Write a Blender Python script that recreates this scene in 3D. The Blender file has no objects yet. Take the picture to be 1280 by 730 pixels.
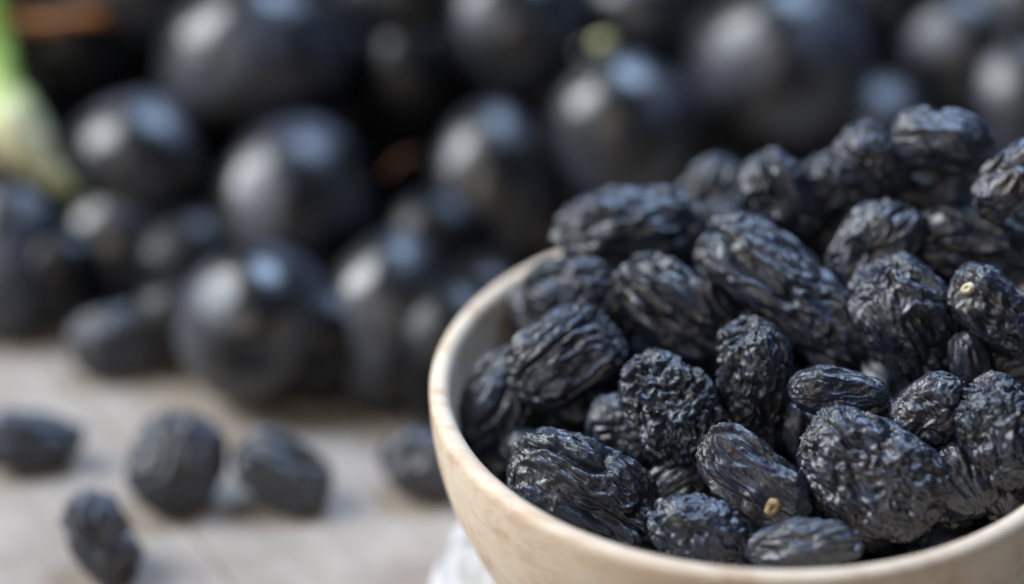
import bpy, math
import numpy as np
from mathutils import Vector, Quaternion, Matrix

MM = 0.001
scene = bpy.context.scene
col = scene.collection

# ------------------------------------------------------------------ camera
CAM_LOC = (-39.04, -328.81, 256.2)
cam_data = bpy.data.cameras.new('camera')
cam = bpy.data.objects.new('camera', cam_data); col.objects.link(cam)
cam.location = Vector(CAM_LOC) * MM
cam.rotation_euler = (math.radians(90 - 30.5), 0, 0)
cam_data.sensor_width = 36.0
cam_data.lens = 3097.0 / 1280.0 * 36.0
cam_data.clip_start = 0.01
cam_data.clip_end = 20.0
cam_data.dof.use_dof = True
cam_data.dof.focus_distance = 0.373
cam_data.dof.aperture_fstop = 3.95
cam_data.dof.aperture_blades = 0
scene.camera = cam

# ------------------------------------------------------------------ world, lamps, exposure
world = bpy.data.worlds.new('World'); scene.world = world
world.use_nodes = True
bg = world.node_tree.nodes['Background']
bg.inputs['Color'].default_value = (0.55, 0.68, 1.0, 1)
bg.inputs['Strength'].default_value = 0.035

def area_lamp(name, loc, target, sx, sy, power, colour):
    d = bpy.data.lights.new(name, 'AREA'); d.shape = 'RECTANGLE'
    d.size = sx; d.size_y = sy; d.energy = power; d.color = colour
    o = bpy.data.objects.new(name, d); col.objects.link(o)
    o.location = loc
    o.rotation_euler = (Vector(target) - Vector(loc)).to_track_quat('-Z', 'Y').to_euler()
    return o
# the window the highlights come from: up, left and a little behind
area_lamp('window_light', (-0.86, 0.18, 0.74), (-0.03, 0.06, 0.03), 0.55, 0.70, 18.5, (0.93, 0.965, 1.0))
# cool light from the sky side, high up behind
area_lamp('sky_light', (0.22, 0.50, 1.05), (0.0, 0.03, 0.04), 0.6, 0.35, 12.5, (0.50, 0.68, 1.0))
# the paler room light in front
area_lamp('room_light', (-0.45, -0.90, 0.65), (0.0, 0.0, 0.03), 0.5, 0.4, 2.4, (1.0, 0.90, 0.78))
scene.view_settings.view_transform = 'Standard'
scene.view_settings.look = 'None'
scene.view_settings.gamma = 1.0
scene.view_settings.exposure = 0.0
scene.cycles.use_denoising = True
scene.cycles.max_bounces = 6
scene.cycles.filter_width = 1.6

# ------------------------------------------------------------------ helpers
def tag(o, label=None, cat=None, group=None, kind=None):
    if label: o['label'] = label
    if cat: o['category'] = cat
    if group: o['group'] = group
    if kind: o['kind'] = kind
    return o

def link_mesh(name, me, mat=None, parent=None):
    if mat is not None and len(me.materials) == 0: me.materials.append(mat)
    o = bpy.data.objects.new(name, me); col.objects.link(o)
    if parent is not None: o.parent = parent
    return o

def mesh_from(name, verts, faces, smooth=True):
    me = bpy.data.meshes.new(name)
    me.from_pydata([tuple(v) for v in verts], [], faces)
    me.update()
    if smooth: me.polygons.foreach_set('use_smooth', [True] * len(me.polygons))
    return me

# numpy gradient noise
_rs = np.random.RandomState(11)
_perm = np.concatenate([_rs.permutation(256)] * 3).astype(np.int64)
_g = _rs.normal(size=(256, 3)); _g /= np.linalg.norm(_g, axis=1)[:, None]
def pnoise(P):
    P = np.asarray(P, float)
    i = np.floor(P).astype(np.int64); f = P - i
    i &= 255
    u = f * f * f * (f * (f * 6 - 15) + 10)
    def corner(dx, dy, dz):
        h = _perm[_perm[_perm[(i[:, 0] + dx) & 255] + ((i[:, 1] + dy) & 255)] + ((i[:, 2] + dz) & 255)]
        g = _g[h]
        return g[:, 0] * (f[:, 0] - dx) + g[:, 1] * (f[:, 1] - dy) + g[:, 2] * (f[:, 2] - dz)
    def lerp(a, b, t): return a + t * (b - a)
    x00 = lerp(corner(0, 0, 0), corner(1, 0, 0), u[:, 0]); x10 = lerp(corner(0, 1, 0), corner(1, 1, 0), u[:, 0])
    x01 = lerp(corner(0, 0, 1), corner(1, 0, 1), u[:, 0]); x11 = lerp(corner(0, 1, 1), corner(1, 1, 1), u[:, 0])
    return lerp(lerp(x00, x10, u[:, 1]), lerp(x01, x11, u[:, 1]), u[:, 2]) * 1.6
def fbm3(P, seed):
    return np.stack([pnoise(P + seed), pnoise(P + seed + 31.7), pnoise(P + seed + 77.3)], 1)

def sphere_grid(nu, nv):
    """unit sphere with its poles on the x axis"""
    th = np.linspace(0, math.pi, nv + 1)[1:-1]; ph = np.linspace(0, 2 * math.pi, nu, endpoint=False)
    T, Pp = np.meshgrid(th, ph, indexing='ij')
    V = np.stack([np.cos(T), np.sin(T) * np.cos(Pp), np.sin(T) * np.sin(Pp)], -1).reshape(-1, 3)
    V = np.vstack([V, [[1, 0, 0], [-1, 0, 0]]])
    n = nv - 1; a = n * nu; b = a + 1
    Fc = []
    for r in range(n - 1):
        for c in range(nu):
            c2 = (c + 1) % nu
            Fc.append((r * nu + c, r * nu + c2, (r + 1) * nu + c2, (r + 1) * nu + c)[::-1])
    for c in range(nu):
        c2 = (c + 1) % nu
        Fc.append((a, c2, c)[::-1]); Fc.append((b, (n - 1) * nu + c, (n - 1) * nu + c2)[::-1])
    return V, Fc
GRIDS = {0: sphere_grid(56, 36), 1: sphere_grid(96, 64), 2: sphere_grid(128, 88), 3: sphere_grid(208, 140)}

# ------------------------------------------------------------------ materials
def new_mat(name):
    m = bpy.data.materials.new(name); m.use_nodes = True
    nt = m.node_tree; b = nt.nodes['Principled BSDF']
    return m, nt, b
def nd(nt, t, **k):
    n = nt.nodes.new(t)
    for a, v in k.items(): setattr(n, a, v)
    return n
def coords(nt, scale=(1, 1, 1), rot=(0, 0, 0), random_shift=False):
    tc = nd(nt, 'ShaderNodeTexCoord'); mp = nd(nt, 'ShaderNodeMapping')
    mp.inputs['Scale'].default_value = scale; mp.inputs['Rotation'].default_value = rot
    nt.links.new(tc.outputs['Object'], mp.inputs['Vector'])
    if random_shift:
        oi = nd(nt, 'ShaderNodeObjectInfo'); mu = nd(nt, 'ShaderNodeVectorMath', operation='SCALE')
        cb = nd(nt, 'ShaderNodeCombineXYZ')
        for s in range(3): nt.links.new(oi.outputs['Random'], cb.inputs[s])
        nt.links.new(cb.outputs[0], mu.inputs[0]); mu.inputs['Scale'].default_value = 40.0
        nt.links.new(mu.outputs[0], mp.inputs['Location'])
    return mp.outputs[0]
def noise(nt, vec, scale, detail=3, rough=0.5, dist=0.0):
    n = nd(nt, 'ShaderNodeTexNoise'); n.inputs['Scale'].default_value = scale
    n.inputs['Detail'].default_value = detail; n.inputs['Roughness'].default_value = rough
    n.inputs['Distortion'].default_value = dist
    nt.links.new(vec, n.inputs['Vector']); return n.outputs['Fac']
def ramp(nt, fac, stops):
    r = nd(nt, 'ShaderNodeValToRGB'); e = r.color_ramp.elements
    while len(e) < len(stops): e.new(0.5)
    for k, (p, c) in enumerate(stops):
        e[k].position = p; e[k].color = (*c, 1) if len(c) == 3 else c
    nt.links.new(fac, r.inputs['Fac']); return r.outputs['Color']
def mix(nt, fac, a, b):
    m = nd(nt, 'ShaderNodeMix', data_type='RGBA')
    for sock, v in ((m.inputs[0], fac), (m.inputs[6], a), (m.inputs[7], b)):
        if hasattr(v, 'is_linked'): nt.links.new(v, sock)
        elif isinstance(v, (int, float)): sock.default_value = v
        else: sock.default_value = (*v, 1)
    return m.outputs[2]
def bump(nt, b, height, strength, dist):
    n = nd(nt, 'ShaderNodeBump'); n.inputs['Strength'].default_value = strength
    n.inputs['Distance'].default_value = dist
    nt.links.new(height, n.inputs['Height']); nt.links.new(n.outputs[0], b.inputs['Normal'])

def raisin_material():
    m, nt, b = new_mat('raisin_skin')
    v = coords(nt, (1000, 1000, 1000), random_shift=True)       # millimetres
    n1 = noise(nt, v, 0.28, 3, 0.55)
    n2 = noise(nt, v, 1.6, 4, 0.6)
    bloom = ramp(nt, n1, [(0.35, (0.0,) * 3), (0.66, (1.0,) * 3)])
    base = mix(nt, n2, (0.004, 0.004, 0.005), (0.012, 0.012, 0.014))
    oi = nd(nt, 'ShaderNodeObjectInfo')
    base = mix(nt, ramp(nt, oi.outputs['Random'], [(0.45, (0,) * 3), (1.0, (0.8,) * 3)]), base, (0.026, 0.016, 0.011))
    c = mix(nt, bloom, base, (0.021, 0.031, 0.058))
    n3 = noise(nt, v, 0.9, 2, 0.5)
    spk = ramp(nt, n3, [(0.68, (0.0,) * 3), (0.76, (0.4,) * 3)])
    c = mix(nt, spk, c, (0.12, 0.085, 0.05))
    n6 = noise(nt, v, 2.4, 1, 0.5)
    c = mix(nt, ramp(nt, n6, [(0.73, (0.0,) * 3), (0.79, (0.8,) * 3)]), c, (0.30, 0.23, 0.14))
    nt.links.new(c, b.inputs['Base Color'])
    r = ramp(nt, n2, [(0.35, (0.30,) * 3), (0.65, (0.47,) * 3)])
    nt.links.new(r, b.inputs['Roughness'])
    b.inputs['Specular IOR Level'].default_value = 1.0
    n4 = noise(nt, v, 1.7, 3, 0.5, 0.8)
    bump(nt, b, n4, 0.35, 0.0004)
    return m
def grape_material(name='grape_skin', bloomc=(0.048, 0.055, 0.080)):
    m, nt, b = new_mat(name)
    v = coords(nt, (1000, 1000, 1000), random_shift=True)
    n1 = noise(nt, v, 0.075, 3, 0.5, 0.6); n2 = noise(nt, v, 0.5, 3, 0.5)
    bl = ramp(nt, n1, [(0.47, (0.0,) * 3), (0.64, (0.9,) * 3)])
    c = mix(nt, bl, (0.004, 0.004, 0.005), bloomc)
    red = ramp(nt, noise(nt, v, 0.11, 2, 0.5), [(0.66, (0.0,) * 3), (0.78, (0.6,) * 3)])
    c = mix(nt, red, c, (0.040, 0.011, 0.009))
    nt.links.new(c, b.inputs['Base Color'])
    r = mix(nt, bl, (0.32,) * 3, (0.52,) * 3)
    nt.links.new(r, b.inputs['Roughness'])
    b.inputs['Specular IOR Level'].default_value = 1.0 if name == 'grape_skin' else 0.35
    n5 = noise(nt, v, 0.12, 2, 0.5)
    bump(nt, b, n5, 0.35, 0.0025)
    return m
def plain_material(name, c1, c2, scale, rough=0.6, bs=0.2, bd=0.0003, sss=0.0):
    m, nt, b = new_mat(name)
    v = coords(nt, (1000, 1000, 1000))
    n = noise(nt, v, scale, 4, 0.6)
    nt.links.new(mix(nt, ramp(nt, n, [(0.35, (0,) * 3), (0.65, (1,) * 3)]), c1, c2), b.inputs['Base Color'])
    b.inputs['Roughness'].default_value = rough
    if sss: 
        b.inputs['Subsurface Weight'].default_value = sss; b.inputs['Subsurface Scale'].default_value = 0.003
    bump(nt, b, n, bs, bd)
    return m
def bowl_material():
    m, nt, b = new_mat('beech_wood')
    # grain runs along one horizontal direction of the block the bowl was turned from
    v = coords(nt, (1000, 1000, 1000), rot=(0.15, 0.1, 0.5))
    vs = nd(nt, 'ShaderNodeMapping'); vs.inputs['Scale'].default_value = (0.10, 1.0, 1.0)
    nt.links.new(v, vs.inputs['Vector'])
    rings = noise(nt, vs.outputs[0], 0.24, 3, 0.5, 0.4)
    fib = noise(nt, vs.outputs[0], 1.8, 4, 0.65)
    blot = noise(nt, v, 0.10, 3, 0.6)
    c = ramp(nt, rings, [(0.36, (0.65, 0.485, 0.338)), (0.5, (0.79, 0.645, 0.492)), (0.72, (0.72, 0.556, 0.400))])
    c = mix(nt, ramp(nt, fib, [(0.48, (0,) * 3), (0.70, (0.45,) * 3)]), c, (0.50, 0.34, 0.21))
    c = mix(nt, ramp(nt, blot, [(0.45, (0,) * 3), (0.62, (0.7,) * 3)]), c, (0.82, 0.705, 0.55))
    pit = noise(nt, v, 0.75, 2, 0.5)
    c = mix(nt, ramp(nt, pit, [(0.70, (0,) * 3), (0.76, (0.4,) * 3)]), c, (0.28, 0.18, 0.11))
    nt.links.new(c, b.inputs['Base Color'])
    b.inputs['Roughness'].default_value = 0.5
    b.inputs['Specular IOR Level'].default_value = 0.35
    bump(nt, b, fib, 0.25, 0.0003)
    return m
def plank_material():
    m, nt, b = new_mat('whitewashed_board')
    v = coords(nt, (1000, 1000, 1000), random_shift=True)
    vs = nd(nt, 'ShaderNodeMapping'); vs.inputs['Scale'].default_value = (0.08, 1.0, 1.0)
    nt.links.new(v, vs.inputs['Vector'])
    g = noise(nt, vs.outputs[0], 0.35, 5, 0.6, 0.3); bl = noise(nt, v, 0.05, 5, 0.65)
    c = ramp(nt, g, [(0.32, (0.335, 0.300, 0.260)), (0.5, (0.400, 0.346, 0.293)), (0.7, (0.430, 0.385, 0.342))])
    c = mix(nt, ramp(nt, bl, [(0.42, (0,) * 3), (0.64, (0.75,) * 3)]), c, (0.280, 0.232, 0.192))
    nt.links.new(c, b.inputs['Base Color'])
    b.inputs['Roughness'].default_value = 0.55
    bump(nt, b, g, 0.3, 0.0006)
    return m
def attribute_material(name, rough=0.45, sss=0.3):
    m, nt, b = new_mat(name)
    at = nd(nt, 'ShaderNodeAttribute'); at.attribute_name = 'tint'
    v = coords(nt, (1000, 1000, 1000)); n = noise(nt, v, 0.5, 3, 0.6)
    d = nd(nt, 'ShaderNodeMix', data_type='RGBA', blend_type='MULTIPLY'); d.inputs[0].default_value = 0.45
    nt.links.new(at.outputs['Color'], d.inputs[6])
    nt.links.new(ramp(nt, n, [(0.3, (0.5,) * 3), (0.7, (1.0,) * 3)]), d.inputs[7])
    nt.links.new(d.outputs[2], b.inputs['Base Color'])
    b.inputs['Roughness'].default_value = rough
    b.inputs['Subsurface Weight'].default_value = sss; b.inputs['Subsurface Scale'].default_value = 0.002
    bump(nt, b, n, 0.3, 0.0004)
    return m
RAISIN = raisin_material(); GRAPE = grape_material(); GRAPE_SHADED = grape_material('shaded_grape_skin', (0.007, 0.007, 0.008)); BOWL = bowl_material(); PLANK = plank_material()  # second grape skin: shade between and behind the grapes painted in as near-black
SCAR = plain_material('dry_stem_scar', (0.26, 0.17, 0.08), (0.58, 0.44, 0.24), 1.2, 0.75, 0.4, 0.0003)
TIP = plain_material('pale_stem_tip', (0.55, 0.44, 0.27), (0.82, 0.74, 0.55), 1.0, 0.6)
GTIP = plain_material('green_cream_stem', (0.42, 0.42, 0.16), (0.66, 0.62, 0.34), 0.6, 0.6)
TWIG = plain_material('brown_twig', (0.16, 0.07, 0.03), (0.26, 0.11, 0.05), 0.5, 0.7)
DRY = plain_material('orange_dry_twig', (0.42, 0.14, 0.03), (0.55, 0.24, 0.06), 0.5, 0.6)
CLOTH = plain_material('white_cotton', (0.58, 0.59, 0.60), (0.68, 0.69, 0.70), 0.3, 0.85, 0.2, 0.0003)
STALK = attribute_material('green_stalk')

# ------------------------------------------------------------------ the table
DIR = Vector((0.50, -0.866, 0)).normalized(); NRM = Vector((0.866, 0.50, 0))
def rounded_plank(L, W, T, r):
    """plank along x, width along y, top at z = 0, long top edges rounded"""
    prof = [(-W / 2, -T), (-W / 2, -r)]
    for k in range(1, 5):
        a = math.pi / 2 * k / 4; prof.append((-W / 2 + r - r * math.cos(a), -r + r * math.sin(a)))
    n_mid = 6
    for k in range(1, n_mid): prof.append((-W / 2 + r + (W - 2 * r) * k / n_mid, 0))
    for k in range(4, 0, -1):
        a = math.pi / 2 * k / 4; prof.append((W / 2 - r + r * math.cos(a), -r + r * math.sin(a)))
    prof += [(W / 2, -r), (W / 2, -T)]
    vs = []
    for x in (-L / 2, L / 2):
        for (y, z) in prof: vs.append((x * MM, y * MM, z * MM))
    n = len(prof)
    fs = [(k, k + 1, n + k + 1, n + k)[::-1] for k in range(n - 1)] + [(0, n, 2 * n - 1, n - 1)[::-1]]
    fs += [tuple(range(n)), tuple(range(2 * n - 1, n - 1, -1))]
    return mesh_from('plank', vs, fs, smooth=False)
table = bpy.data.objects.new('table_top', None); col.objects.link(table)
tag(table, 'pale greyish whitewashed wooden table top under everything', kind='structure')
pw = 68.0
pm = rounded_plank(1100, pw - 0.22, 18, 0.45)
anchor = Vector((-64.5, 58.9, 0))
for k in range(-6, 7):
    o = link_mesh('plank', pm, PLANK, table)
    ctr = anchor + NRM * (pw * (k + 0.5) - 44)
    ctr = ctr - DIR * (ctr.dot(DIR)) + DIR * (-60)
    o.location = (ctr.x * MM, ctr.y * MM, -0.0001 * (k % 3))
    o.rotation_euler = (0, 0, math.atan2(DIR.y, DIR.x))

# ------------------------------------------------------------------ the bowl
def lathe(profile, nseg, wob=0.0):
    vs = []; n = len(profile)
    for s in range(nseg):
        a = 2 * math.pi * s / nseg
        for (r, z) in profile:
            w = 1 + wob * (0.6 * math.sin(2 * a + 0.7) + 0.4 * math.sin(3 * a + 2.0) + 0.25 * math.sin(7 * a + z * 0.09))
            vs.append((r * w * math.cos(a) * MM, r * w * math.sin(a) * MM, (z + wob * 40 * math.sin(2 * a + 1.9)) * MM))
    fs = []
    for s in range(nseg):
        t = (s + 1) % nseg
        for k in range(n - 1):
            fs.append((s * n + k, t * n + k, t * n + k + 1, s * n + k + 1))
    fs.append(tuple(s * n for s in range(nseg))[::-1]); fs.append(tuple(s * n + n - 1 for s in range(nseg)))
    return vs, fs
RIM = 46.0
prof = [(22.5, 0.0), (24.5, 0.3), (25.6, 1.6), (26.6, 3.2)]
for k in range(1, 30):
    z = 3.2 + (RIM - 4.2) * k / 29.0
    prof.append((math.sqrt(max(52.0 ** 2 - (RIM - z) ** 2, 0)) + 0.0, z))
# rounded lip
for k in range(0, 11):
    a = math.pi * k / 10
    prof.append((50.35 + 1.62 * math.cos(a), RIM - 0.6 + 1.35 * math.sin(a)))
for k in range(1, 26):
    a = math.radians(2 + 84 * k / 25)
    prof.append((48.8 * math.cos(a), RIM - 0.6 - 42.0 * math.sin(a)))
vs, fs = lathe(prof, 200, 0.0035)
bowl = link_mesh('wooden_bowl', mesh_from('wooden_bowl', vs, fs), BOWL)
tag(bowl, 'round pale wooden bowl heaped with black raisins', 'bowl')

# ------------------------------------------------------------------ white cloth by the foot of the bowl
def build_cloth():
    nx, ny = 60, 50
    X, Y = np.meshgrid(np.linspace(0, 1, nx), np.linspace(0, 1, ny), indexing='ij')
    P = np.stack([X.ravel() * 3.2, Y.ravel() * 2.8, np.zeros(nx * ny)], 1)
    w = pnoise(P * 0.8 + 5.0)
    h = 3.0 + 2.5 * np.abs(pnoise(P + 3.3 + w[:, None])) + 0.7 * pnoise(P * 2.1 + 9)
    edge = np.minimum(np.minimum(X, 1 - X), np.minimum(Y, 1 - Y)).ravel()
    h = np.maximum(h, 1.0) * np.clip(edge * 7, 0, 1) ** 0.6 + 0.4
    sl = Y.ravel() ** 1.5 * 12
    xx = -57.5 + sl + (22 - sl) * X.ravel() + 3.5 * pnoise(P * 1.4 + 20); yy = -22 + 52 * Y.ravel() + 2.0 * pnoise(P * 1.1 + 40)
    rr = np.hypot(xx, yy); lim = RIM - np.sqrt(np.maximum(52.6 ** 2 - rr ** 2, 0))      # stays under the bowl wall
    h = np.where(rr < 52, np.minimum(h, np.maximum(lim - 0.6, 0.4)), h)
    top = np.stack([xx, yy, h], 1) * MM; bot = top.copy(); bot[:, 2] = np.maximum(bot[:, 2] - 0.35 * MM, 0.0001)
    N = nx * ny; fs = []
    for i in range(nx - 1):
        for j in range(ny - 1):
            a = i * ny + j; q = (a, a + ny, a + ny + 1, a + 1)
            fs.append(q); fs.append(tuple(N + t for t in q[::-1]))
    ring = [i * ny for i in range(nx)] + [(nx - 1) * ny + j for j in range(1, ny)] + [i * ny + ny - 1 for i in range(nx - 2, -1, -1)] + [j for j in range(ny - 2, 0, -1)]
    for k in range(len(ring)):
        a, b2 = ring[k], ring[(k + 1) % len(ring)]
        fs.append((b2, a, N + a, N + b2))
    return mesh_from('white_cloth', np.vstack([top, bot]), fs)
cl = link_mesh('white_cloth', build_cloth(), CLOTH)
tag(cl, 'blurred scrap of crumpled white cloth on the table against the left foot of the bowl', 'cloth')


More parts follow.
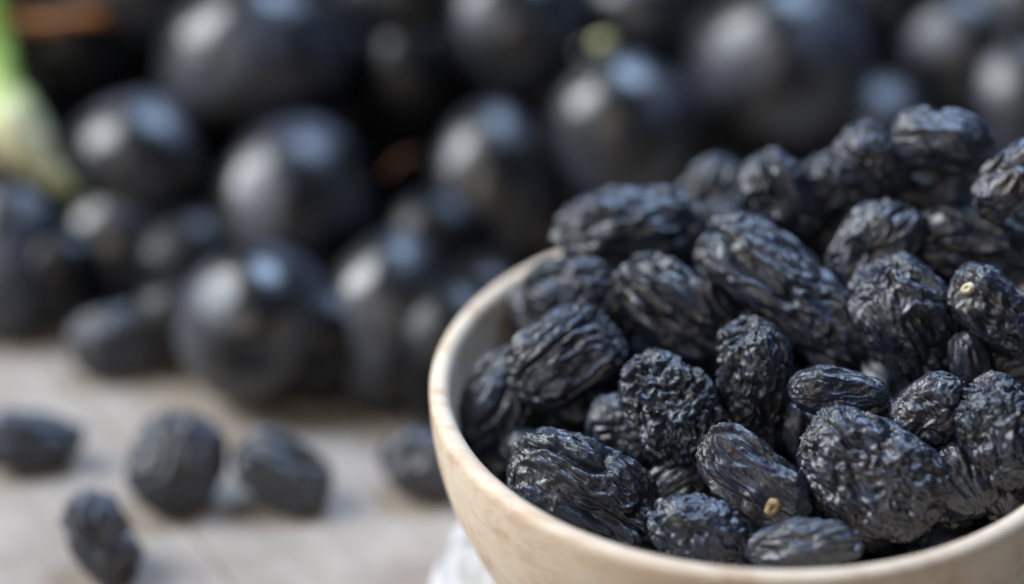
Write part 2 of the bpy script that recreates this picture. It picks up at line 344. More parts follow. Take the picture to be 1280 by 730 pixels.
# all lengths in millimetres; x right, y away from the viewer, z up; table top at z = 0
# (location, quaternion, half sizes, style, detail, stem scar direction, label)
BOWL_RAISINS = [
 ((-30.91, 4.91, 47.38), (0.8515, 0.4403, -0.0665, 0.2767), (9.91, 7.12, 5.83), 1, 3, None, 'large dark raisin with lengthwise ridges, lying uppermost by the inner left wall'),
 ((14.39, -23.66, 44.97), (0.8373, 0.4511, 0.0465, -0.3055), (11.71, 8.37, 6.86), 3, 3, None, 'largest oval raisin with coarse brain-like wrinkles, beside the front right lip of the bowl'),
 ((-28.06, -18.73, 38.59), (0.8595, 0.45, 0.0965, -0.2225), (11.58, 7.32, 6.0), 1, 3, None, 'plump raisin with long slanting folds resting against the front left lip of the bowl'),
 ((-14.52, -7.55, 46.12), (0.7478, 0.4551, 0.2514, -0.4129), (9.41, 6.93, 5.69), 0, 3, None, 'blocky finely crinkled raisin with a dark pit, in the middle of the front raisins'),
 ((-1.48, -4.58, 50.25), (0.6297, 0.4211, 0.3163, -0.571), (8.92, 5.83, 4.78), 0, 3, None, 'upright barrel-shaped raisin standing directly below the long diagonal raisin'),
 ((5.31, 8.96, 56.5), (0.81, 0.4671, 0.0882, -0.3434), (16.98, 6.84, 5.61), 1, 3, None, 'longest raisin, slanting diagonally down to the right across the heap'),
 ((22.69, 1.86, 56.64), (0.7118, 0.4824, 0.2345, -0.4535), (9.98, 7.48, 6.14), 1, 3, None, 'broad raisin with deep cross folds just right of the long diagonal raisin'),
 ((-12.85, 11.07, 53.62), (0.8169, 0.4875, 0.1522, -0.2681), (10.48, 6.39, 5.24), 1, 3, None, 'slanting oval raisin with a pitted upper end, left of the long diagonal raisin'),
 ((34.42, -21.2, 50.78), (0.7326, 0.4617, 0.1788, -0.467), (8.59, 6.68, 5.48), 0, 3, None, 'round wrinkled raisin cut by the right edge of the photo, above the bowl lip'),
 ((-3.04, -22.93, 43.29), (0.8346, 0.4336, 0.0647, -0.3335), (9.84, 5.28, 4.33), 1, 3, [0.481, -0.216, 0.85], 'dark raisin with a pale tan stem scar at its lower end'),
 ((10.98, -10.95, 51.41), (0.8715, 0.4855, 0.0319, -0.0614), (7.56, 3.66, 3.0), 1, 3, None, 'small flat brownish raisin lying level just above the largest oval raisin'),
 ((-25.45, 15.38, 51.06), (0.7334, 0.4752, 0.2922, -0.3885), (8.54, 5.43, 4.46), 0, 2, None, 'knobbly raisin touching the left side of the slanting pitted raisin'),
 ((35.97, -1.36, 59.31), (0.7966, 0.5113, 0.133, -0.2939), (8.64, 5.18, 4.25), 0, 2, [-0.702, -0.006, 0.712], 'raisin with a bright cream stem tip at its upper left end'),
 ((18.97, 14.75, 61.52), (0.7677, 0.4322, -0.3222, 0.3465), (8.4, 6.73, 5.52), 1, 2, None, 'greyish raisin with curved folds above the broad cross-folded raisin'),
 ((-40.33, 6.79, 37.83), (0.7798, 0.3704, -0.1646, 0.4771), (9.04, 7.23, 5.93), 1, 3, None, 'dark rounded raisin pressed against the inner left wall of the bowl'),
 ((24.59, -15.29, 50.32), (0.835, 0.4224, -0.2408, 0.2577), (6.29, 5.32, 4.36), 0, 2, None, 'small roundish raisin between the largest oval raisin and the one cut by the right edge'),
 ((-21.19, -4.91, 39.0), (0.795, 0.4347, 0.1799, -0.3829), (6.79, 4.78, 3.92), 0, 2, None, 'small raisin tucked under the lower left of the blocky crinkled raisin'),
 ((34.36, 16.26, 60.37), (0.8487, 0.5108, 0.0051, -0.1371), (10.03, 6.48, 5.31), 1, 2, None, 'wide soft-focus raisin above the one with the cream stem tip'),
 ((-20.1, 27.4, 58.28), (0.8623, 0.5051, -0.0101, 0.0345), (11.65, 6.8, 5.58), 1, 2, None, 'broad flattened raisin overhanging the back left rim of the bowl'),
 ((-8.82, 32.15, 53.19), (0.8402, 0.4835, -0.1594, 0.1869), (10.19, 5.29, 4.34), 2, 2, None, 'pale smooth raisin touching the upper end of the long diagonal raisin'),
 ((-5.08, 41.84, 56.48), (0.8057, 0.4162, -0.1745, 0.3837), (7.56, 5.68, 4.66), 1, 2, None, 'small upright raisin on the skyline, leftmost of the peaks behind the long raisin'),
 ((4.7, 27.14, 63.8), (0.7286, 0.4856, 0.2347, -0.4222), (8.07, 5.74, 4.71), 1, 2, None, 'leaning raisin on the skyline directly above the long diagonal raisin'),
 ((13.73, 32.4, 64.41), (0.8504, 0.4948, -0.1286, 0.1247), (7.07, 5.22, 4.28), 0, 2, None, 'crumpled raisin on the skyline between the leaning one and the topmost blue-grey one'),
 ((-31.16, 22.05, 50.29), (0.8656, 0.4855, 0.0046, 0.1227), (6.57, 4.73, 3.88), 1, 2, None, 'low raisin showing behind the knobbly one, nearest the bare back left wall'),
 ((19.04, 26.24, 71.47), (0.8024, 0.5106, 0.0928, -0.2947), (6.91, 5.39, 4.42), 0, 2, None, 'blue-grey raisin forming the left-hand summit of the heap'),
 ((29.65, 28.26, 65.57), (0.8227, 0.5246, 0.0735, -0.2063), (8.88, 6.03, 4.95), 1, 2, None, 'blurred raisin just below the far bluish raisin at the top of the heap'),
 ((39.73, 14.88, 74.28), (0.8464, 0.4431, -0.1596, 0.2485), (7.75, 4.97, 4.07), 1, 2, None, 'blurred raisin at the top of the heap cut by the right edge'),
 ((40.96, 30.99, 60.22), (0.8549, 0.5166, 0.006, -0.0464), (8.17, 5.24, 4.29), 1, 2, None, 'dark brownish blurred raisin lying below the topmost one at the right edge'),
 ((-11.46, -29.69, 38.76), (0.8791, 0.4585, 0.0581, -0.1165), (7.37, 5.23, 4.29), 0, 2, None, 'dark raisin sunk in shadow at the front lip, below the one with a tan scar'),
 ((3.8, -35.32, 40.26), (0.8884, 0.4483, -0.098, -0.0105), (8.43, 3.98, 3.26), 1, 2, None, 'raisin half hidden behind the front lip, lowest in the photo'),
 ((27.99, -23.52, 42.83), (0.7894, 0.4238, 0.0736, -0.438), (5.76, 4.8, 3.93), 2, 2, None, 'small smooth bluish raisin wedged behind the lower right of the largest oval one'),
 ((29.11, 23.35, 76.85), (0.8402, 0.5258, -0.0155, -0.1316), (8.4, 5.04, 4.14), 2, 2, None, 'farthest smooth bluish raisin, most out of focus at the top of the heap'),
 ((31.62, -4.82, 52.45), (0.6657, 0.4891, 0.2752, -0.4919), (5.44, 3.21, 2.63), 1, 2, None, 'narrow dark raisin in the gap under the one with the cream stem tip'),
 ((40.49, -1.88, 50.6), (0.862, 0.4605, -0.1903, 0.0926), (5.48, 4.24, 3.48), 1, 2, None, 'dark raisin deep in shade at the right edge below the cream-tipped one'),
 ((11.44, 30.37, 55.42), (0.8274, 0.4782, 0.0098, -0.2942), (6.29, 4.97, 4.07), 1, 2, None, 'shaded raisin in the hollow under the skyline raisins, right of the long one'),
 ((15.29, 15.06, 50.64), (0.7577, 0.3239, -0.2604, 0.5031), (6.47, 4.4, 3.61), 1, 2, None, 'half hidden raisin in the gap between the long and the broad cross-folded raisins'),
 ((-3.64, 22.37, 52.38), (0.8599, 0.4801, -0.0963, 0.1444), (7.87, 4.2, 3.44), 1, 2, None, 'shaded raisin under the upper end of the long diagonal raisin'),
 ((-21.95, 16.98, 41.07), (0.8478, 0.4953, 0.1527, -0.1123), (7.36, 4.47, 3.67), 1, 1, None, 'shaded raisin in the gap left of the blocky crinkled one'),
 ((24.46, 4.29, 46.72), (0.8496, 0.4505, -0.2061, 0.1812), (5.08, 3.81, 3.12), 1, 1, None, 'small shaded raisin below the broad cross-folded raisin'),
 ((6.9, -8.82, 41.77), (0.7305, 0.4701, 0.251, -0.4271), (6.21, 4.22, 3.46), 1, 1, None, 'shaded raisin deep in the gap left of the largest oval raisin'),
 ((-14.56, -14.38, 35.54), (0.8178, 0.4485, -0.2607, 0.2492), (6.18, 3.96, 3.24), 1, 1, None, 'shaded raisin low in the gap between the blocky crinkled and the tan-scarred ones'),
 ((-35.25, -5.19, 35.55), (0.851, 0.4568, 0.1333, -0.2222), (5.81, 3.79, 3.1), 1, 1, None, 'shaded raisin in the gap behind the plump one at the front left lip'),
 ((-7.89, 13.28, 44.9), (0.7872, 0.4454, 0.1551, -0.3973), (5.97, 4.15, 3.41), 1, 1, None, 'shaded raisin behind the upper left of the upright barrel-shaped raisin'),
 ((40.16, 7.42, 39.59), (-0.1412, 0.8677, 0.4761, 0.0248), (8.39, 6.44, 5.04), 1, 0, None, ''),
 ((-6.99, -16.99, 28.64), (0.7913, -0.5714, -0.0803, 0.2021), (8.46, 6.48, 5.81), 1, 0, None, ''),
 ((3.48, 20.8, 42.65), (-0.12, 0.0302, -0.6215, 0.7736), (9.57, 5.59, 5.09), 1, 0, None, ''),
 ((-22.58, 2.87, 32.95), (0.3654, -0.4323, 0.8212, -0.0727), (9.04, 5.62, 5.42), 1, 0, None, ''),
 ((-18.81, -25.26, 23.01), (0.6867, -0.6324, 0.1596, -0.3211), (8.68, 6.25, 5.38), 1, 0, None, ''),
 ((-3.51, -0.39, 32.79), (0.9334, 0.3022, -0.1288, -0.1443), (10.18, 6.43, 5.97), 1, 0, None, ''),
 ((19.2, -2.25, 43.53), (-0.3729, 0.4316, 0.7728, -0.2784), (8.1, 5.55, 5.34), 1, 0, None, ''),
 ((-18.06, 33.6, 42.23), (0.2636, 0.1194, 0.8541, 0.4323), (8.44, 6.06, 5.11), 1, 0, None, ''),
 ((10.87, -28.1, 25.13), (-0.2215, 0.4051, 0.709, -0.533), (8.27, 5.82, 5.86), 1, 0, None, ''),
 ((22.09, 23.77, 51.09), (0.2108, -0.1269, 0.3752, 0.8937), (8.64, 6.46, 5.57), 1, 0, None, ''),
 ((26.49, -15.77, 37.03), (0.5934, -0.4008, 0.4438, -0.5387), (8.36, 5.7, 5.4), 1, 0, None, ''),
 ((8.88, 35.06, 42.11), (0.173, 0.1445, 0.6428, 0.7322), (8.2, 5.86, 5.76), 1, 0, None, ''),
 ((-20.7, -13.24, 25.53), (0.8907, -0.3325, 0.159, -0.266), (8.65, 6.31, 5.84), 1, 0, None, ''),
 ((11.16, -0.49, 37.84), (-0.2035, 0.4549, 0.8653, -0.0537), (8.2, 6.28, 5.05), 1, 0, None, ''),
 ((-0.84, -27.13, 28.08), (-0.4404, -0.5911, 0.6594, 0.1478), (10.22, 5.86, 5.97), 1, 0, None, ''),
 ((-32.26, 25.02, 39.84), (-0.2826, 0.4389, 0.797, 0.3037), (8.37, 5.58, 5.42), 1, 0, None, ''),
 ((32.01, 13.31, 46.83), (0.9678, -0.0386, -0.0761, -0.2369), (9.52, 6.48, 5.6), 1, 0, None, ''),
 ((-28.92, 10.56, 38.97), (0.5644, -0.1866, -0.2272, 0.7714), (8.78, 5.67, 5.03), 1, 0, None, ''),
 ((26.56, 31.24, 37.53), (0.603, -0.6984, -0.2372, -0.304), (10.42, 6.08, 5.7), 1, 0, None, ''),
 ((36.25, -16.66, 38.54), (-0.2727, 0.694, 0.5992, -0.2913), (9.78, 6.19, 5.78), 1, 0, None, ''),
 ((-4.69, 36.36, 39.52), (-0.3555, 0.3935, -0.5577, 0.6386), (8.93, 5.92, 5.56), 1, 0, None, ''),
 ((27.55, -25.84, 30.31), (0.1539, -0.4288, 0.698, -0.5525), (8.59, 6.28, 5.71), 1, 0, None, ''),
 ((4.23, -17.53, 33.65), (0.4991, 0.2934, 0.2188, 0.7854), (9.2, 5.61, 5.38), 1, 0, None, ''),
 ((-31.9, -2.47, 26.25), (0.3611, 0.1097, 0.2947, 0.8779), (9.24, 5.99, 5.73), 1, 0, None, ''),
 ((-8.61, 23.91, 41.27), (0.0363, 0.966, 0.2459, 0.0715), (9.28, 5.5, 5.77), 1, 0, None, ''),
 ((35.52, 17.53, 38.09), (0.9181, -0.0693, -0.3244, 0.2171), (8.21, 5.64, 5.07), 1, 0, None, ''),
 ((-30.82, -18.57, 22.85), (0.5333, -0.3198, 0.066, 0.7803), (8.2, 5.55, 5.75), 1, 0, None, ''),
 ((18.29, -15.84, 31.24), (-0.2892, 0.9364, 0.165, -0.1106), (8.18, 6.42, 5.02), 1, 0, None, ''),
 ((31.27, -1.87, 43.48), (0.041, -0.162, -0.6776, 0.7162), (9.07, 5.99, 5.8), 1, 0, None, ''),
 ((-10.26, -34.35, 23.72), (0.0291, 0.0629, -0.6788, 0.7311), (8.38, 5.94, 5.3), 1, 0, None, ''),
 ((2.36, 6.95, 39.89), (-0.3009, 0.4081, -0.0754, 0.8586), (8.37, 5.68, 5.71), 1, 0, None, ''),
 ((1.21, -11.16, 23.49), (0.5025, 0.3158, 0.1534, 0.7901), (10.03, 5.59, 5.57), 1, 0, None, ''),
 ((37.09, 4.44, 30.72), (0.151, -0.0569, 0.0236, 0.9866), (8.65, 6.31, 5.39), 1, 0, None, ''),
 ((11.69, 37.73, 31.82), (-0.2007, -0.0747, -0.1841, 0.9593), (8.27, 6.19, 5.94), 1, 0, None, ''),
 ((-29.26, 17.79, 27.41), (0.3864, -0.4308, 0.7841, -0.2242), (9.34, 6.4, 5.12), 1, 0, None, ''),
 ((17.63, 13.73, 36.34), (0.0499, -0.2012, -0.6744, 0.7087), (8.6, 6.38, 5.48), 1, 0, None, ''),
 ((-11.53, -18.13, 16.95), (-0.0531, 0.7811, -0.609, 0.1274), (9.81, 6.09, 5.03), 1, 0, None, ''),
 ((26.99, -7.68, 30.21), (0.9691, 0.2317, -0.0671, 0.0511), (8.15, 5.59, 5.38), 1, 0, None, ''),
 ((-5.09, 11.4, 32.04), (0.7391, 0.329, 0.0866, -0.5814), (8.79, 5.6, 5.47), 1, 0, None, ''),
 ((7.86, 0.96, 26.94), (-0.4286, 0.4633, -0.3925, 0.669), (10.07, 6.15, 5.99), 1, 0, None, ''),
 ((14.25, -9.96, 24.94), (-0.1381, 0.0347, -0.4267, 0.8931), (8.4, 5.51, 5.74), 1, 0, None, ''),
 ((-20.6, 8.64, 25.02), (-0.2682, 0.7795, 0.5349, -0.1852), (8.6, 6.21, 5.15), 1, 0, None, ''),
 ((20.81, -24.09, 22.31), (0.6391, -0.2417, 0.1843, -0.7065), (10.01, 6.42, 5.83), 1, 0, None, ''),
 ((24.73, 5.65, 33.58), (0.3134, 0.3974, 0.8612, -0.0475), (8.75, 5.51, 5.04), 1, 0, None, ''),
 ((1.75, -29.81, 18.58), (0.8817, 0.1236, 0.0285, 0.4545), (9.57, 5.99, 5.88), 1, 0, None, ''),
 ((-14.06, 1.53, 25.76), (-0.3911, 0.2025, -0.3029, 0.8451), (9.19, 6.19, 5.02), 1, 0, None, ''),
 ((-19.0, 25.57, 35.41), (0.9213, -0.3483, 0.0928, 0.1461), (8.9, 6.35, 5.43), 1, 0, None, ''),
 ((-12.79, 35.19, 32.41), (0.2452, 0.0849, -0.2305, 0.9378), (9.01, 6.17, 5.54), 1, 0, None, ''),
 ((17.34, 24.18, 38.58), (-0.076, -0.2734, 0.5023, 0.8168), (8.05, 6.24, 5.93), 1, 0, None, ''),
 ((-14.7, 16.34, 31.24), (-0.309, -0.2622, 0.7944, 0.4523), (8.71, 6.1, 5.11), 1, 0, None, ''),
 ((-23.68, -5.34, 19.04), (-0.0581, -0.0561, -0.5099, 0.8564), (8.29, 5.86, 5.48), 1, 0, None, ''),
 ((29.68, 23.96, 31.01), (0.5081, 0.1474, 0.7649, -0.3675), (8.49, 5.6, 5.23), 1, 0, None, ''),
 ((-1.07, 23.03, 33.57), (0.6309, -0.0593, -0.1732, 0.7539), (9.61, 6.16, 5.69), 1, 0, None, ''),
 ((34.93, -15.68, 26.94), (0.3747, -0.0526, 0.9154, 0.1373), (9.15, 6.24, 5.07), 1, 0, None, ''),
]
TABLE_RAISINS = [
 ((-126.3, 44.15, 4.88), (0.8788, 0.4675, 0.0845, 0.0449), (9.28, 5.51, 4.13), 1, 2, None, 'flattened raisin lying level on the table at the left edge of the photo'),
 ((-98.44, 33.15, 7.7), (0.7053, 0.4148, -0.2179, 0.532), (9.05, 8.06, 6.05), 3, 2, None, 'round raisin on the table, middle of the three in a row'),
 ((-79.32, 32.06, 6.39), (0.8544, 0.433, 0.1705, -0.231), (9.33, 6.22, 4.66), 1, 2, None, 'egg-shaped shiny raisin on the table right of the round one'),
 ((-108.73, 12.55, 6.71), (0.7808, 0.3493, 0.2948, -0.426), (8.42, 5.57, 4.18), 1, 2, None, 'raisin standing steeply on the table, nearest the lower left corner'),
 ((-55.0, 36.04, 5.71), (0.6723, 0.367, -0.2872, 0.5751), (6.27, 7.13, 5.35), 2, 1, None, 'dark raisin on the table partly hidden behind the bowl'),
 ((-114.41, 76.76, 6.05), (0.8639, 0.49, 0.0258, 0.1139), (9.54, 6.77, 5.08), 2, 1, None, 'dark blurred raisin lying at the foot of the grapes'),
]
# (location, quaternion, half sizes, in front)
GRAPES = [
 ((-113.27, 113.02, 25.78), (0.8425, 0.5108, 0.171, 0.0017), (15.76, 14.37, 14.37), 1),
 ((-117.74, 104.92, 12.46), (0.8629, 0.5049, -0.0207, -0.0121), (14.71, 13.03, 13.03), 1),
 ((-138.84, 99.55, 13.65), (0.6545, 0.3573, -0.1709, 0.644), (18.71, 12.89, 12.89), 1),
 ((-90.97, 128.36, 42.09), (0.8257, 0.5129, 0.0407, 0.2313), (19.81, 17.55, 17.55), 1),
 ((-83.27, 104.05, 20.24), (0.6894, 0.3794, -0.2209, 0.5762), (18.73, 15.55, 15.55), 1),
 ((-87.39, 68.59, 14.62), (0.6506, 0.4608, -0.3183, 0.5129), (15.71, 14.68, 14.68), 1),
 ((-62.34, 71.58, 12.8), (0.6161, 0.4079, -0.3491, 0.5763), (17.81, 12.9, 12.9), 1),
 ((-59.9, 134.92, 33.01), (0.6113, 0.4639, -0.382, 0.5149), (15.16, 12.74, 12.74), 2),
 ((-39.04, 134.91, 45.49), (0.6713, 0.4684, -0.3465, 0.4581), (15.69, 14.63, 14.63), 1),
 ((-43.54, 110.09, 20.61), (0.5887, 0.4139, -0.3971, 0.5696), (18.22, 13.04, 13.04), 1),
 ((-17.29, 113.66, 31.39), (0.517, 0.3787, -0.4611, 0.6137), (17.43, 15.3, 15.3), 1),
 ((14.15, 127.32, 41.15), (0.7865, 0.5276, -0.2997, 0.1151), (19.79, 18.21, 18.21), 1),
 ((-130.52, 140.61, 38.18), (0.841, 0.5367, 0.0576, 0.0368), (17.22, 13.84, 13.84), 2),
 ((53.71, 138.25, 38.55), (0.8232, 0.5194, -0.2197, 0.0659), (16.61, 14.47, 14.47), 1),
 ((66.25, 126.24, 32.67), (0.712, 0.3055, -0.3481, 0.5278), (16.37, 14.26, 14.26), 1),
 ((-69.38, 133.85, 13.02), (0.6692, 0.3646, -0.2594, 0.5932), (15.43, 13.67, 13.67), 2),
 ((-54.14, 99.16, 12.41), (0.6218, 0.4488, -0.3784, 0.5184), (14.56, 12.57, 12.57), 2),
 ((-75.73, 134.41, 24.96), (0.8392, 0.519, 0.1383, 0.0855), (10.91, 10.41, 10.41), 2),
 ((-29.34, 107.77, 11.23), (0.8551, 0.5007, 0.1163, 0.0681), (13.04, 11.77, 11.77), 2),
 ((-103.13, 95.88, 11.55), (0.75, 0.4054, -0.1166, 0.5095), (13.45, 11.52, 11.52), 2),
 ((-50.22, 63.44, 12.17), (0.6814, 0.3473, -0.2672, 0.5862), (14.95, 11.79, 11.79), 2),
 ((-62.05, 141.27, 51.22), (0.8366, 0.5478, 0.005, 0.0033), (12.54, 11.28, 11.28), 1),
 ((-12.41, 144.37, 44.1), (0.8374, 0.5423, 0.0577, 0.0374), (12.7, 11.77, 11.77), 1),
 ((34.7, 124.64, 26.18), (0.8522, 0.5233, 0.005, 0.003), (14.29, 13.63, 13.63), 1),
 ((0.56, 126.91, 23.18), (0.6253, 0.4311, -0.427, 0.4907), (15.11, 12.01, 12.01), 2),
 ((67.25, 137.83, 50.6), (0.7186, 0.3003, -0.3325, 0.5319), (14.97, 12.92, 12.92), 1),
 ((-142.96, 146.55, 48.56), (0.8334, 0.5454, 0.0745, 0.0488), (16.31, 13.83, 13.83), 1),
 ((-115.31, 146.04, 50.58), (0.8322, 0.5465, 0.078, 0.0512), (16.27, 13.8, 13.8), 1),
 ((35.58, 146.04, 50.58), (0.8358, 0.5489, 0.0067, 0.0044), (14.46, 12.76, 12.76), 1),
 ((-106.28, 141.49, 28.92), (0.8465, 0.5311, 0.0322, 0.0202), (12.83, 12.24, 12.24), 2),
 ((-135.85, 132.26, 20.44), (0.8284, 0.5068, 0.2034, 0.1245), (12.74, 12.15, 12.15), 2),
 ((-28.97, 138.84, 26.48), (0.8456, 0.5268, 0.0733, 0.0457), (11.7, 11.17, 11.17), 2),
 ((-74.45, 68.37, 10.87), (0.7159, 0.4885, -0.3015, 0.3973), (11.83, 10.34, 10.34), 2),
 ((-102.99, 79.68, 9.32), (0.87, 0.4907, 0.0421, 0.0238), (10.08, 8.98, 8.98), 2),
 ((-45.15, 76.12, 11.47), (0.6807, 0.3497, -0.2759, 0.5816), (12.65, 11.12, 11.12), 2),
 ((-128.56, 96.02, 10.55), (0.8651, 0.4991, 0.043, 0.0248), (11.4, 10.55, 10.55), 2),
 ((134.62, 186.39, 68.46), (-0.0224, -0.4353, -0.4709, 0.767), (14.62, 13.16, 13.16), 0),
 ((41.67, 183.76, 64.16), (0.7357, 0.3924, 0.0305, -0.5513), (14.62, 13.16, 13.16), 0),
 ((-113.41, 192.6, 24.8), (-0.2754, 0.8805, 0.358, 0.1438), (14.3, 12.87, 12.87), 0),
 ((-81.92, 182.31, 29.1), (-0.3722, -0.1024, 0.1027, 0.9168), (15.11, 13.6, 13.6), 0),
 ((73.16, 186.43, 23.36), (-0.054, -0.2539, 0.8093, 0.5269), (13.79, 12.41, 12.41), 0),
 ((35.6, 183.03, 26.53), (-0.1705, 0.9151, -0.3396, 0.1348), (14.78, 13.31, 13.31), 0),
 ((27.16, 145.59, 25.68), (-0.3184, 0.453, 0.7825, 0.2847), (15.41, 13.87, 13.87), 0),
 ((-50.41, 155.24, 20.49), (0.676, 0.0817, -0.2102, -0.7016), (13.25, 11.92, 11.92), 0),
 ((-25.39, 182.8, 69.67), (0.3659, 0.6351, -0.137, 0.6663), (15.1, 13.59, 13.59), 0),
 ((58.79, 163.67, 21.8), (-0.116, -0.3678, 0.6946, -0.6073), (14.9, 13.41, 13.41), 0),
 ((101.41, 183.19, 69.97), (0.7876, -0.1299, 0.0679, -0.5985), (14.73, 13.26, 13.26), 0),
 ((-37.36, 182.02, 12.12), (-0.2051, -0.6234, -0.2732, 0.7033), (13.45, 12.11, 12.11), 0),
 ((88.35, 166.41, 14.34), (0.7793, -0.5141, 0.2042, 0.2943), (14.76, 13.29, 13.29), 0),
 ((-113.12, 189.23, 61.37), (0.3558, 0.8178, 0.1881, -0.4113), (15.06, 13.56, 13.56), 0),
 ((-5.67, 173.51, 44.75), (0.2476, -0.3305, 0.7434, 0.5262), (14.21, 12.79, 12.79), 0),
 ((-55.26, 183.06, 24.61), (0.1706, 0.4509, 0.8048, -0.3463), (14.06, 12.65, 12.65), 0),
 ((-141.33, 191.08, 46.93), (0.5689, -0.6938, -0.4315, -0.0935), (14.5, 13.05, 13.05), 0),
 ((-127.06, 168.4, 15.08), (-0.193, 0.8854, 0.4227, 0.0118), (14.7, 13.23, 13.23), 0),
 ((-6.64, 151.85, 25.13), (0.2289, 0.9611, 0.0988, -0.119), (15.16, 13.64, 13.64), 0),
 ((103.06, 169.39, 46.73), (0.6588, -0.5067, 0.5456, -0.1079), (14.42, 12.98, 12.98), 0),
 ((126.67, 135.43, 28.88), (0.3394, 0.4955, 0.7838, -0.1579), (13.56, 12.2, 12.2), 0),
 ((-72.49, 154.22, 26.19), (0.3269, -0.1789, -0.1459, 0.9164), (14.59, 13.13, 13.13), 0),
 ((20.33, 190.55, 54.08), (0.8451, -0.1027, 0.3518, -0.3893), (15.14, 13.62, 13.62), 0),
 ((143.16, 179.05, 45.45), (0.1797, 0.9465, -0.1718, -0.2058), (14.74, 13.27, 13.27), 0),
 ((131.25, 174.0, 12.85), (-0.0546, 0.9523, -0.2449, 0.1738), (14.69, 13.22, 13.22), 0),
 ((137.42, 151.99, 17.71), (-0.2224, 0.8247, -0.4893, -0.1763), (15.36, 13.82, 13.82), 0),
 ((91.07, 185.1, 34.22), (0.8698, -0.2269, 0.4178, 0.1321), (14.99, 13.49, 13.49), 0),
 ((80.11, 173.22, 50.01), (0.2709, 0.6068, 0.3394, 0.6658), (14.73, 13.26, 13.26), 0),
 ((64.02, 186.18, 65.69), (0.6342, 0.749, -0.1387, -0.1323), (15.07, 13.57, 13.57), 0),
 ((88.23, 144.81, 31.88), (0.0176, 0.0177, 0.7888, -0.6142), (14.37, 12.93, 12.93), 0),
 ((-57.34, 193.09, 50.28), (0.3177, 0.8427, -0.3348, -0.2773), (14.59, 13.13, 13.13), 0),
 ((30.93, 167.34, 41.46), (-0.4204, 0.5084, 0.5101, 0.5519), (13.82, 12.44, 12.44), 0),
 ((-47.12, 162.91, 38.4), (0.7692, -0.0609, 0.2406, 0.5888), (13.04, 11.73, 11.73), 0),
 ((-86.75, 173.83, 54.84), (0.4977, 0.085, 0.7941, 0.3383), (15.32, 13.79, 13.79), 0),
 ((-71.86, 187.64, 69.96), (0.5394, -0.624, 0.5653, -0.0091), (13.3, 11.97, 11.97), 0),
 ((-9.89, 175.63, 13.61), (0.0983, 0.9422, -0.3087, 0.0851), (14.72, 13.25, 13.25), 0),
 ((107.37, 151.83, 29.16), (0.6432, 0.6993, 0.1739, -0.2589), (13.25, 11.92, 11.92), 0),
 ((-111.82, 164.14, 34.39), (0.744, -0.1341, 0.2003, -0.6232), (13.94, 12.54, 12.54), 0),
 ((41.3, 151.48, 11.97), (0.1937, 0.8628, 0.4289, -0.1844), (13.1, 11.79, 11.79), 0),
 ((122.78, 178.92, 43.29), (0.9498, -0.1075, -0.2924, -0.0286), (13.21, 11.89, 11.89), 0),
 ((-28.2, 175.36, 38.29), (0.1699, 0.65, 0.2634, 0.6923), (13.32, 11.99, 11.99), 0),
 ((20.23, 172.18, 12.7), (0.0301, -0.3019, 0.1178, 0.9455), (15.01, 13.51, 13.51), 0),
 ((84.36, 128.02, 12.69), (-0.48, 0.3215, -0.1069, 0.8092), (14.14, 12.72, 12.72), 0),
 ((-88.29, 155.62, 40.62), (0.615, -0.6983, -0.0302, 0.3651), (15.18, 13.66, 13.66), 0),
 ((60.18, 178.22, 39.33), (0.3781, 0.0649, -0.2494, 0.8892), (14.58, 13.12, 13.12), 0),
 ((-149.56, 188.23, 20.73), (-0.458, 0.8149, 0.2659, 0.2354), (13.83, 12.45, 12.45), 0),
 ((-4.62, 193.79, 46.08), (-0.0035, 0.0108, -0.464, 0.8858), (13.63, 12.27, 12.27), 0),
 ((-59.82, 171.52, 56.17), (0.2875, -0.4428, 0.4205, 0.7379), (14.1, 12.69, 12.69), 0),
 ((-148.05, 181.32, 67.0), (0.8985, 0.1746, -0.3494, 0.2003), (14.81, 13.33, 13.33), 0),
 ((108.76, 170.43, 15.36), (0.4207, 0.8728, -0.0673, -0.238), (13.8, 12.42, 12.42), 0),
 ((10.07, 189.54, 20.18), (0.3203, 0.8154, -0.2744, 0.3964), (13.53, 12.18, 12.18), 0),
 ((147.15, 126.94, 18.02), (0.1589, 0.8805, -0.4145, 0.1663), (13.24, 11.91, 11.91), 0),
 ((-146.85, 159.75, 14.68), (0.2109, 0.0682, 0.9233, 0.3137), (14.93, 13.43, 13.43), 0),
 ((107.24, 193.96, 17.71), (-0.3054, -0.2558, -0.587, 0.7048), (14.91, 13.42, 13.42), 0),
 ((-24.59, 155.41, 12.87), (0.8442, 0.3886, -0.2369, -0.283), (14.34, 12.91, 12.91), 0),
 ((-16.67, 192.58, 29.33), (0.3924, -0.3874, -0.5144, 0.6568), (13.82, 12.44, 12.44), 0),
 ((11.99, 149.32, 11.79), (0.8453, -0.123, -0.5003, 0.1416), (13.61, 12.25, 12.25), 0),
 ((48.11, 164.61, 52.93), (0.2133, 0.6648, -0.3337, -0.6334), (14.41, 12.97, 12.97), 0),
 ((56.81, 132.29, 12.67), (0.1653, 0.1655, 0.7712, -0.592), (13.99, 12.59, 12.59), 0),
 ((146.68, 168.39, 26.88), (-0.4486, 0.1597, 0.8134, -0.3342), (13.03, 11.72, 11.72), 0),
 ((-138.88, 166.84, 38.68), (-0.0337, 0.1782, 0.7622, -0.6214), (15.39, 13.85, 13.85), 0),
 ((141.82, 149.74, 41.46), (0.6904, -0.2027, 0.6087, 0.3342), (13.19, 11.87, 11.87), 0),
 ((134.49, 192.83, 29.29), (0.6304, 0.17, 0.032, 0.7568), (15.38, 13.84, 13.84), 0),
 ((-94.77, 124.28, 12.9), (0.5708, 0.8063, -0.1535, -0.0205), (14.81, 13.33, 13.33), 0),
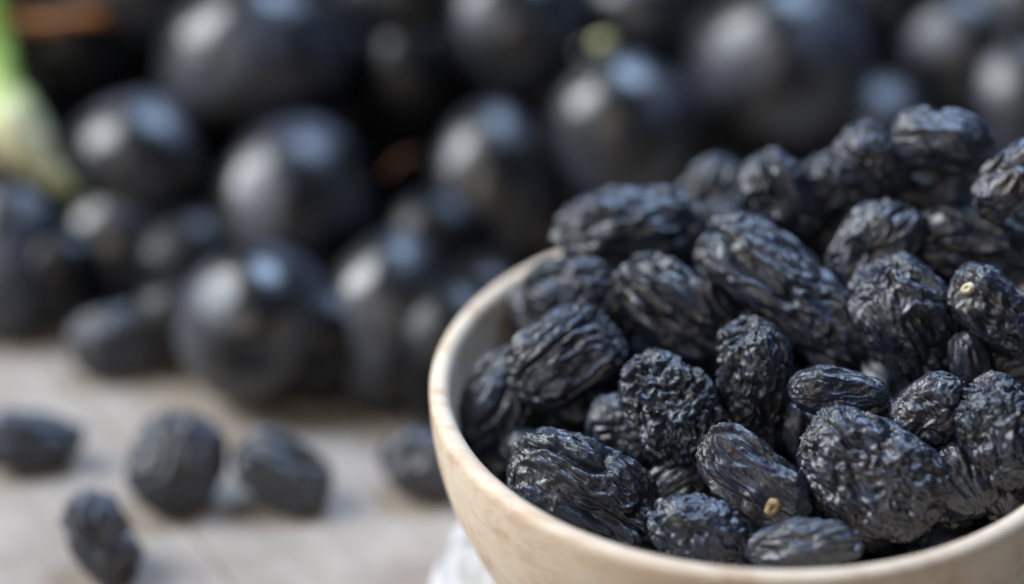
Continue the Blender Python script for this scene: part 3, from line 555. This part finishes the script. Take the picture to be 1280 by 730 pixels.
 ((-102.49, 158.17, 14.79), (-0.4797, 0.7042, -0.3389, -0.3989), (14.14, 12.72, 12.72), 0),
 ((0.8, 183.06, 67.51), (-0.1401, 0.6063, 0.7392, -0.2576), (13.85, 12.47, 12.47), 0),
 ((-21.54, 164.81, 53.05), (0.1998, -0.0453, 0.9065, -0.3692), (13.43, 12.09, 12.09), 0),
 ((106.48, 127.12, 13.44), (0.8016, -0.1375, -0.4543, 0.3635), (14.85, 13.36, 13.36), 0),
 ((9.95, 159.38, 44.79), (0.8652, 0.2612, -0.0997, -0.4162), (14.26, 12.83, 12.83), 0),
]

# ------------------------------------------------------------------ raisins
def raisin_mesh(s, style, detail, seed, scar=None):
    V, Fc = GRIDS[detail]
    rs = np.random.RandomState(seed); off = rs.uniform(0, 200, 3)
    a, b, c = s; W = (b + c) / 2
    # body: a little blocky, unequal ends, slightly bent
    p = rs.uniform(2.1, 2.7)
    nrm = (np.abs(V) ** p).sum(1) ** (1 / p)
    D = V / nrm[:, None]
    taper = 1 + rs.uniform(-0.14, 0.14) * D[:, 0]
    Q = np.stack([D[:, 0] * a, D[:, 1] * b * taper, D[:, 2] * c * taper], 1) * 1.02
    Q[:, 1] += rs.uniform(-0.09, 0.09) * W * (D[:, 0] ** 2) * 1.3
    low = fbm3(V * 1.1, off)
    Q += low * W * (0.16 if style != 3 else 0.07)
    N = np.stack([V[:, 0] / a, V[:, 1] / b, V[:, 2] / c], 1); N /= np.linalg.norm(N, axis=1)[:, None]
    st = {0: 0.72, 1: 0.34, 2: 0.5, 3: 0.55}[style] * rs.uniform(0.85, 1.15)
    f = {0: 1.18, 1: 0.98, 2: 0.7, 3: 1.2}[style] * rs.uniform(0.9, 1.1)
    B = np.stack([Q[:, 0] * st, Q[:, 1], Q[:, 2]], 1)
    warp = fbm3(B * 0.22 * f, off + 5) * 2.1 + fbm3(B * 0.6 * f, off + 15) * 0.7
    B2 = B + warp
    fold = np.abs(pnoise(B2 * 0.21 * f + off + 50))                    # broad folds with sharp valleys
    r1 = 1 - np.abs(pnoise(B2 * 0.42 * f + off + 60)) * 1.7            # winding ridges
    r2 = 1 - np.abs(pnoise(B2 * 0.85 * f + fbm3(B * 0.9, off + 8) * 0.35 + off + 90)) * 1.7
    r3 = 1 - np.abs(pnoise(B2 * 1.7 * f + off + 120)) * 1.7
    amp = {0: 0.88, 1: 0.95, 2: 0.72, 3: 0.78}[style]
    sm = np.clip(r1, 0, 1) ** 2; sm2 = np.clip(r2, 0, 1) ** 1.7; sm3 = np.clip(r3, 0, 1) ** 1.5
    crease = -np.clip(1 - np.abs(pnoise(B2 * 0.16 * f + off + 140)) * 5.0, 0, 1) ** 1.5      # long deep creases
    h = (fold - 0.3) * 1.0 + (sm - 0.5) * 0.6 + (sm2 - 0.5) * (0.36 if style != 1 else 0.30) + (sm3 - 0.5) * 0.14 + crease * 1.2
    # one or two sunken dents
    for _ in range(2):
        d = rs.normal(size=3); d /= np.linalg.norm(d)
        k = np.clip((V @ d - 0.72) / 0.28, 0, 1); h = h - 0.8 * k * k * rs.uniform(0.2, 1)
    h = h * amp * min(W / 6.0, 1.05)
    if scar is not None:                                                # the skin puckers in round the stalk end
        dist = np.linalg.norm((V - np.array(scar)) * np.array([a, b, c]), axis=1)
        w = np.exp(-(dist / 2.1) ** 2); h = h * (1 - 0.8 * w) - 0.75 * w + 0.35 * np.exp(-((dist - 3.0) / 0.9) ** 2)
    Q = Q + N * h[:, None]
    return mesh_from('raisin', Q * MM, Fc), V, Q

def stem_scar_mesh(r, depth, seed):
    rs = np.random.RandomState(seed); n = 14; vs = []; fs = []
    rings = [(1.15, -depth), (1.05, 0.0), (0.85, 0.28), (0.6, 0.42), (0.32, 0.38), (0.12, 0.2)]
    for (k, z) in rings:
        for s in range(n):
            a = 2 * math.pi * s / n; w = 1 + 0.14 * math.sin(2 * a + seed) + rs.uniform(-0.08, 0.08)
            vs.append((r * k * w * math.cos(a) * MM, r * k * w * math.sin(a) * MM, (z * r * 1.1 + rs.uniform(-.07, .07)) * MM))
    m = len(rings)
    for q in range(m - 1):
        for s in range(n):
            t = (s + 1) % n; fs.append((q * n + s, q * n + t, (q + 1) * n + t, (q + 1) * n + s))
    fs.append(tuple(range((m - 1) * n, m * n))); fs.append(tuple(range(n))[::-1])
    return mesh_from('stem_scar', vs, fs)

def place(o, loc, quat):
    o.location = Vector(loc) * MM; o.rotation_mode = 'QUATERNION'; o.rotation_quaternion = Quaternion(quat)

hidden_meshes = []
for n, (loc, quat, s, style, detail, stem, label) in enumerate(BOWL_RAISINS):
    if not label:
        if len(hidden_meshes) < 4: hidden_meshes.append(raisin_mesh((9.3, 6.0, 5.4), 1, 0, 900 + n)[0])
        o = link_mesh('raisin', hidden_meshes[n % len(hidden_meshes)], RAISIN)
        place(o, loc, quat)
        tag(o, 'black raisin buried in the dark gaps beneath the upper raisins of the bowl', 'raisin', 'raisins buried in the bowl')
        continue
    me, V, Q = raisin_mesh(s, style, detail, sum(ord(ch) * (i + 1) for i, ch in enumerate(label)) % 9973, stem)
    o = link_mesh('raisin', me, RAISIN); place(o, loc, quat)
    tag(o, label, 'raisin', 'raisins heaped in the wooden bowl')
    if stem:
        d = np.array(stem); k = int(np.argmax(V @ d)); q = Q[k]
        big = 'tan' in label
        sc = link_mesh('stem_scar' if big else 'stem_tip', stem_scar_mesh(1.3 if big else 0.95, 0.9, n), SCAR if big else TIP, o)
        nv = Vector((d[0] / s[0], d[1] / s[1], d[2] / s[2])).normalized()
        sc.rotation_mode = 'QUATERNION'; sc.rotation_quaternion = nv.to_track_quat('Z', 'X')
        sc.location = (Vector(q) + nv * (0.1 if big else 0.7)) * MM
for n, (loc, quat, s, style, detail, stem, label) in enumerate(TABLE_RAISINS):
    me, V, Q = raisin_mesh(s, style, detail, 300 + n)
    o = link_mesh('raisin', me, RAISIN); place(o, loc, quat)
    tag(o, label, 'raisin', 'raisins scattered on the table')

# ------------------------------------------------------------------ the bunch of grapes
bunch = bpy.data.objects.new('grape_bunch', None); col.objects.link(bunch)
bunch.location = (-0.02, 0.13, 0)
tag(bunch, 'big bunch of dusty black grapes with a green stalk, piled behind the bowl', 'grape bunch')
def grape_mesh(seed, nu=48, nv=32):
    V, Fc = sphere_grid(nu, nv)
    rs = np.random.RandomState(seed); off = rs.uniform(0, 100, 3)
    k = 1 + 0.05 * V[:, 0] * rs.uniform(0.3, 1) - 0.07 * np.clip(V[:, 0], 0, 1) ** 3
    Q = np.stack([V[:, 0] * (1 + 0.03 * np.clip(V[:, 0], 0, 1)), V[:, 1] * k, V[:, 2] * k], 1)
    Q = Q * (1 + 0.025 * pnoise(V * 1.2 + off) + 0.008 * pnoise(V * 4 + off))[:, None]
    return mesh_from('grape', Q, Fc)
# unit meshes, scaled per grape through the mesh so that the skin texture keeps its real size
def scaled(me, s, name):
    m2 = me.copy(); m2.name = name
    co = np.empty(len(m2.vertices) * 3); m2.vertices.foreach_get('co', co)
    co = co.reshape(-1, 3) * np.array(s) * MM; m2.vertices.foreach_set('co', co.ravel()); m2.update(); return m2
g_units = [grape_mesh(k) for k in range(6)]
back_meshes = [scaled(g_units[k], (15.2, 13.4, 13.4), 'grape') for k in range(4)]
def tube(points, radii, n=14, caps=True):
    P = [Vector(p) for p in points]; vs = []; fs = []
    up = Vector((0.3, 0.2, 1))
    for i, p in enumerate(P):
        t = (P[min(i + 1, len(P) - 1)] - P[max(i - 1, 0)]).normalized()
        u = t.cross(up).normalized(); v = u.cross(t)
        for s in range(n):
            a = 2 * math.pi * s / n
            vs.append(tuple((p + (u * math.cos(a) + v * math.sin(a)) * radii[i] * (1 + 0.06 * math.sin(3 * a + i))) * MM))
    for i in range(len(P) - 1):
        for s in range(n):
            t = (s + 1) % n; fs.append((i * n + s, i * n + t, (i + 1) * n + t, (i + 1) * n + s)[::-1])
    fs.append(tuple(range(n))); fs.append(tuple(range((len(P) - 1) * n, len(P) * n))[::-1])
    return vs, fs
def spline(pts, rad, m=8):
    """Catmull-Rom through points with radii"""
    A = [np.array(list(p) + [r]) for p, r in zip(pts, rad)]; A = [2 * A[0] - A[1]] + A + [2 * A[-1] - A[-2]]; out = []
    for i in range(1, len(A) - 2):
        for k in range(m):
            t = k / m; p0, p1, p2, p3 = A[i - 1:i + 3]
            out.append(0.5 * ((2 * p1) + (p2 - p0) * t + (2 * p0 - 5 * p1 + 4 * p2 - p3) * t * t + (3 * p1 - p0 - 3 * p2 + p3) * t ** 3))
    out.append(A[-2]); return [o[:3] for o in out], [float(o[3]) for o in out]
ORG = Vector((-20, 130, 0))
GRAPE_NOTES = {0: 'grape with a bright blue-white highlight beside the green stalk', 10: 'large grape with a cream stem stub on its tip',
               11: 'largest pale dusty grape, above the heap of raisins', 4: 'dusty grape with a pale sheen on its left side',
               3: 'large pale-topped grape at the top edge of the photo', 5: 'low grape resting on the table with a whitish left edge'}
for n, (loc, quat, s, front) in enumerate(GRAPES):
    me = scaled(g_units[n % 6], s, 'grape') if front else back_meshes[n % 4]
    o = link_mesh('grape', me, GRAPE if front == 1 else GRAPE_SHADED, bunch)
    place(o, Vector(loc) - ORG, quat)
    if n in GRAPE_NOTES: o['label'] = GRAPE_NOTES[n]
    if n == 10:
        P, Rr = spline([(s[0] - 1.0, 0, 0), (s[0] + 1.2, 0.2, 0), (s[0] + 2.8, 0.3, 0.4)], [1.1, 1.6, 2.0], 4)
        v_, f_ = tube(P, Rr); link_mesh('stem', mesh_from('stem', v_, f_), GTIP, o)
    elif n in (2,):
        P, Rr = spline([(s[0] - 1.0, 0, 0), (s[0] + 1.5, 0.2, 0), (s[0] + 5, 1.5, 0.4)], [1.1, 1.0, 0.8], 4)
        v_, f_ = tube(P, Rr); link_mesh('stem', mesh_from('stem', v_, f_), TWIG, o)
def stalk(pts, rad, name, mat, label=None, tints=None):
    P, Rr = spline([Vector(p) - ORG for p in pts], rad)
    Rr = [r * (1 + 0.22 * float(pnoise(np.array([[i * 0.37, r, len(pts)]]))[0])) for i, r in enumerate(Rr)]
    v_, f_ = tube(P, Rr, 18); me = mesh_from(name, v_, f_)
    if tints:
        ca = me.color_attributes.new('tint', 'FLOAT_COLOR', 'POINT'); m = len(P)
        for i in range(m):
            t = i / (m - 1) * (len(tints) - 1); k = min(int(t), len(tints) - 2); w = t - k
            c = [tints[k][q] * (1 - w) + tints[k + 1][q] * w for q in range(3)]
            for s_ in range(18): ca.data[i * 18 + s_].color = (*c, 1)
    o = link_mesh(name, me, mat, bunch)
    if label: o['label'] = label
    return o
stalk([(-152, 138, 66), (-146, 130, 54), (-142, 118, 42), (-136.5, 108, 35), (-131, 103, 30), (-125, 101, 25.5)], [5.2, 4.2, 4.4, 6.2, 3.0, 1.5], 'stalk', STALK,
      'thick lime green stalk fading to cream where it forks',
      [(0.30, 0.50, 0.03), (0.34, 0.56, 0.05), (0.42, 0.60, 0.10), (0.62, 0.60, 0.36), (0.62, 0.58, 0.34), (0.40, 0.42, 0.16)])
stalk([(-145, 128, 52), (-136, 130, 49), (-124, 133, 49), (-112, 138, 47)], [1.6, 1.5, 1.4, 1.2], 'twig', DRY, 'dry orange-brown side twig')
stalk([(-64, 108, 26), (-60.8, 110, 28.5), (-57, 113, 28)], [0.35, 0.5, 0.3], 'twig', TWIG)
stalk([(-136, 108, 32), (-128, 112, 27), (-119, 116, 24)], [1.8, 1.5, 1.2], 'twig', STALK, None, [(0.5, 0.46, 0.2), (0.35, 0.3, 0.12)])
stalk([(-139, 112, 36), (-146, 106, 33), (-152, 103, 28), (-155, 102, 22)], [3.2, 2.6, 2.2, 1.6], 'twig', STALK, None, [(0.6, 0.58, 0.32), (0.44, 0.46, 0.2)])
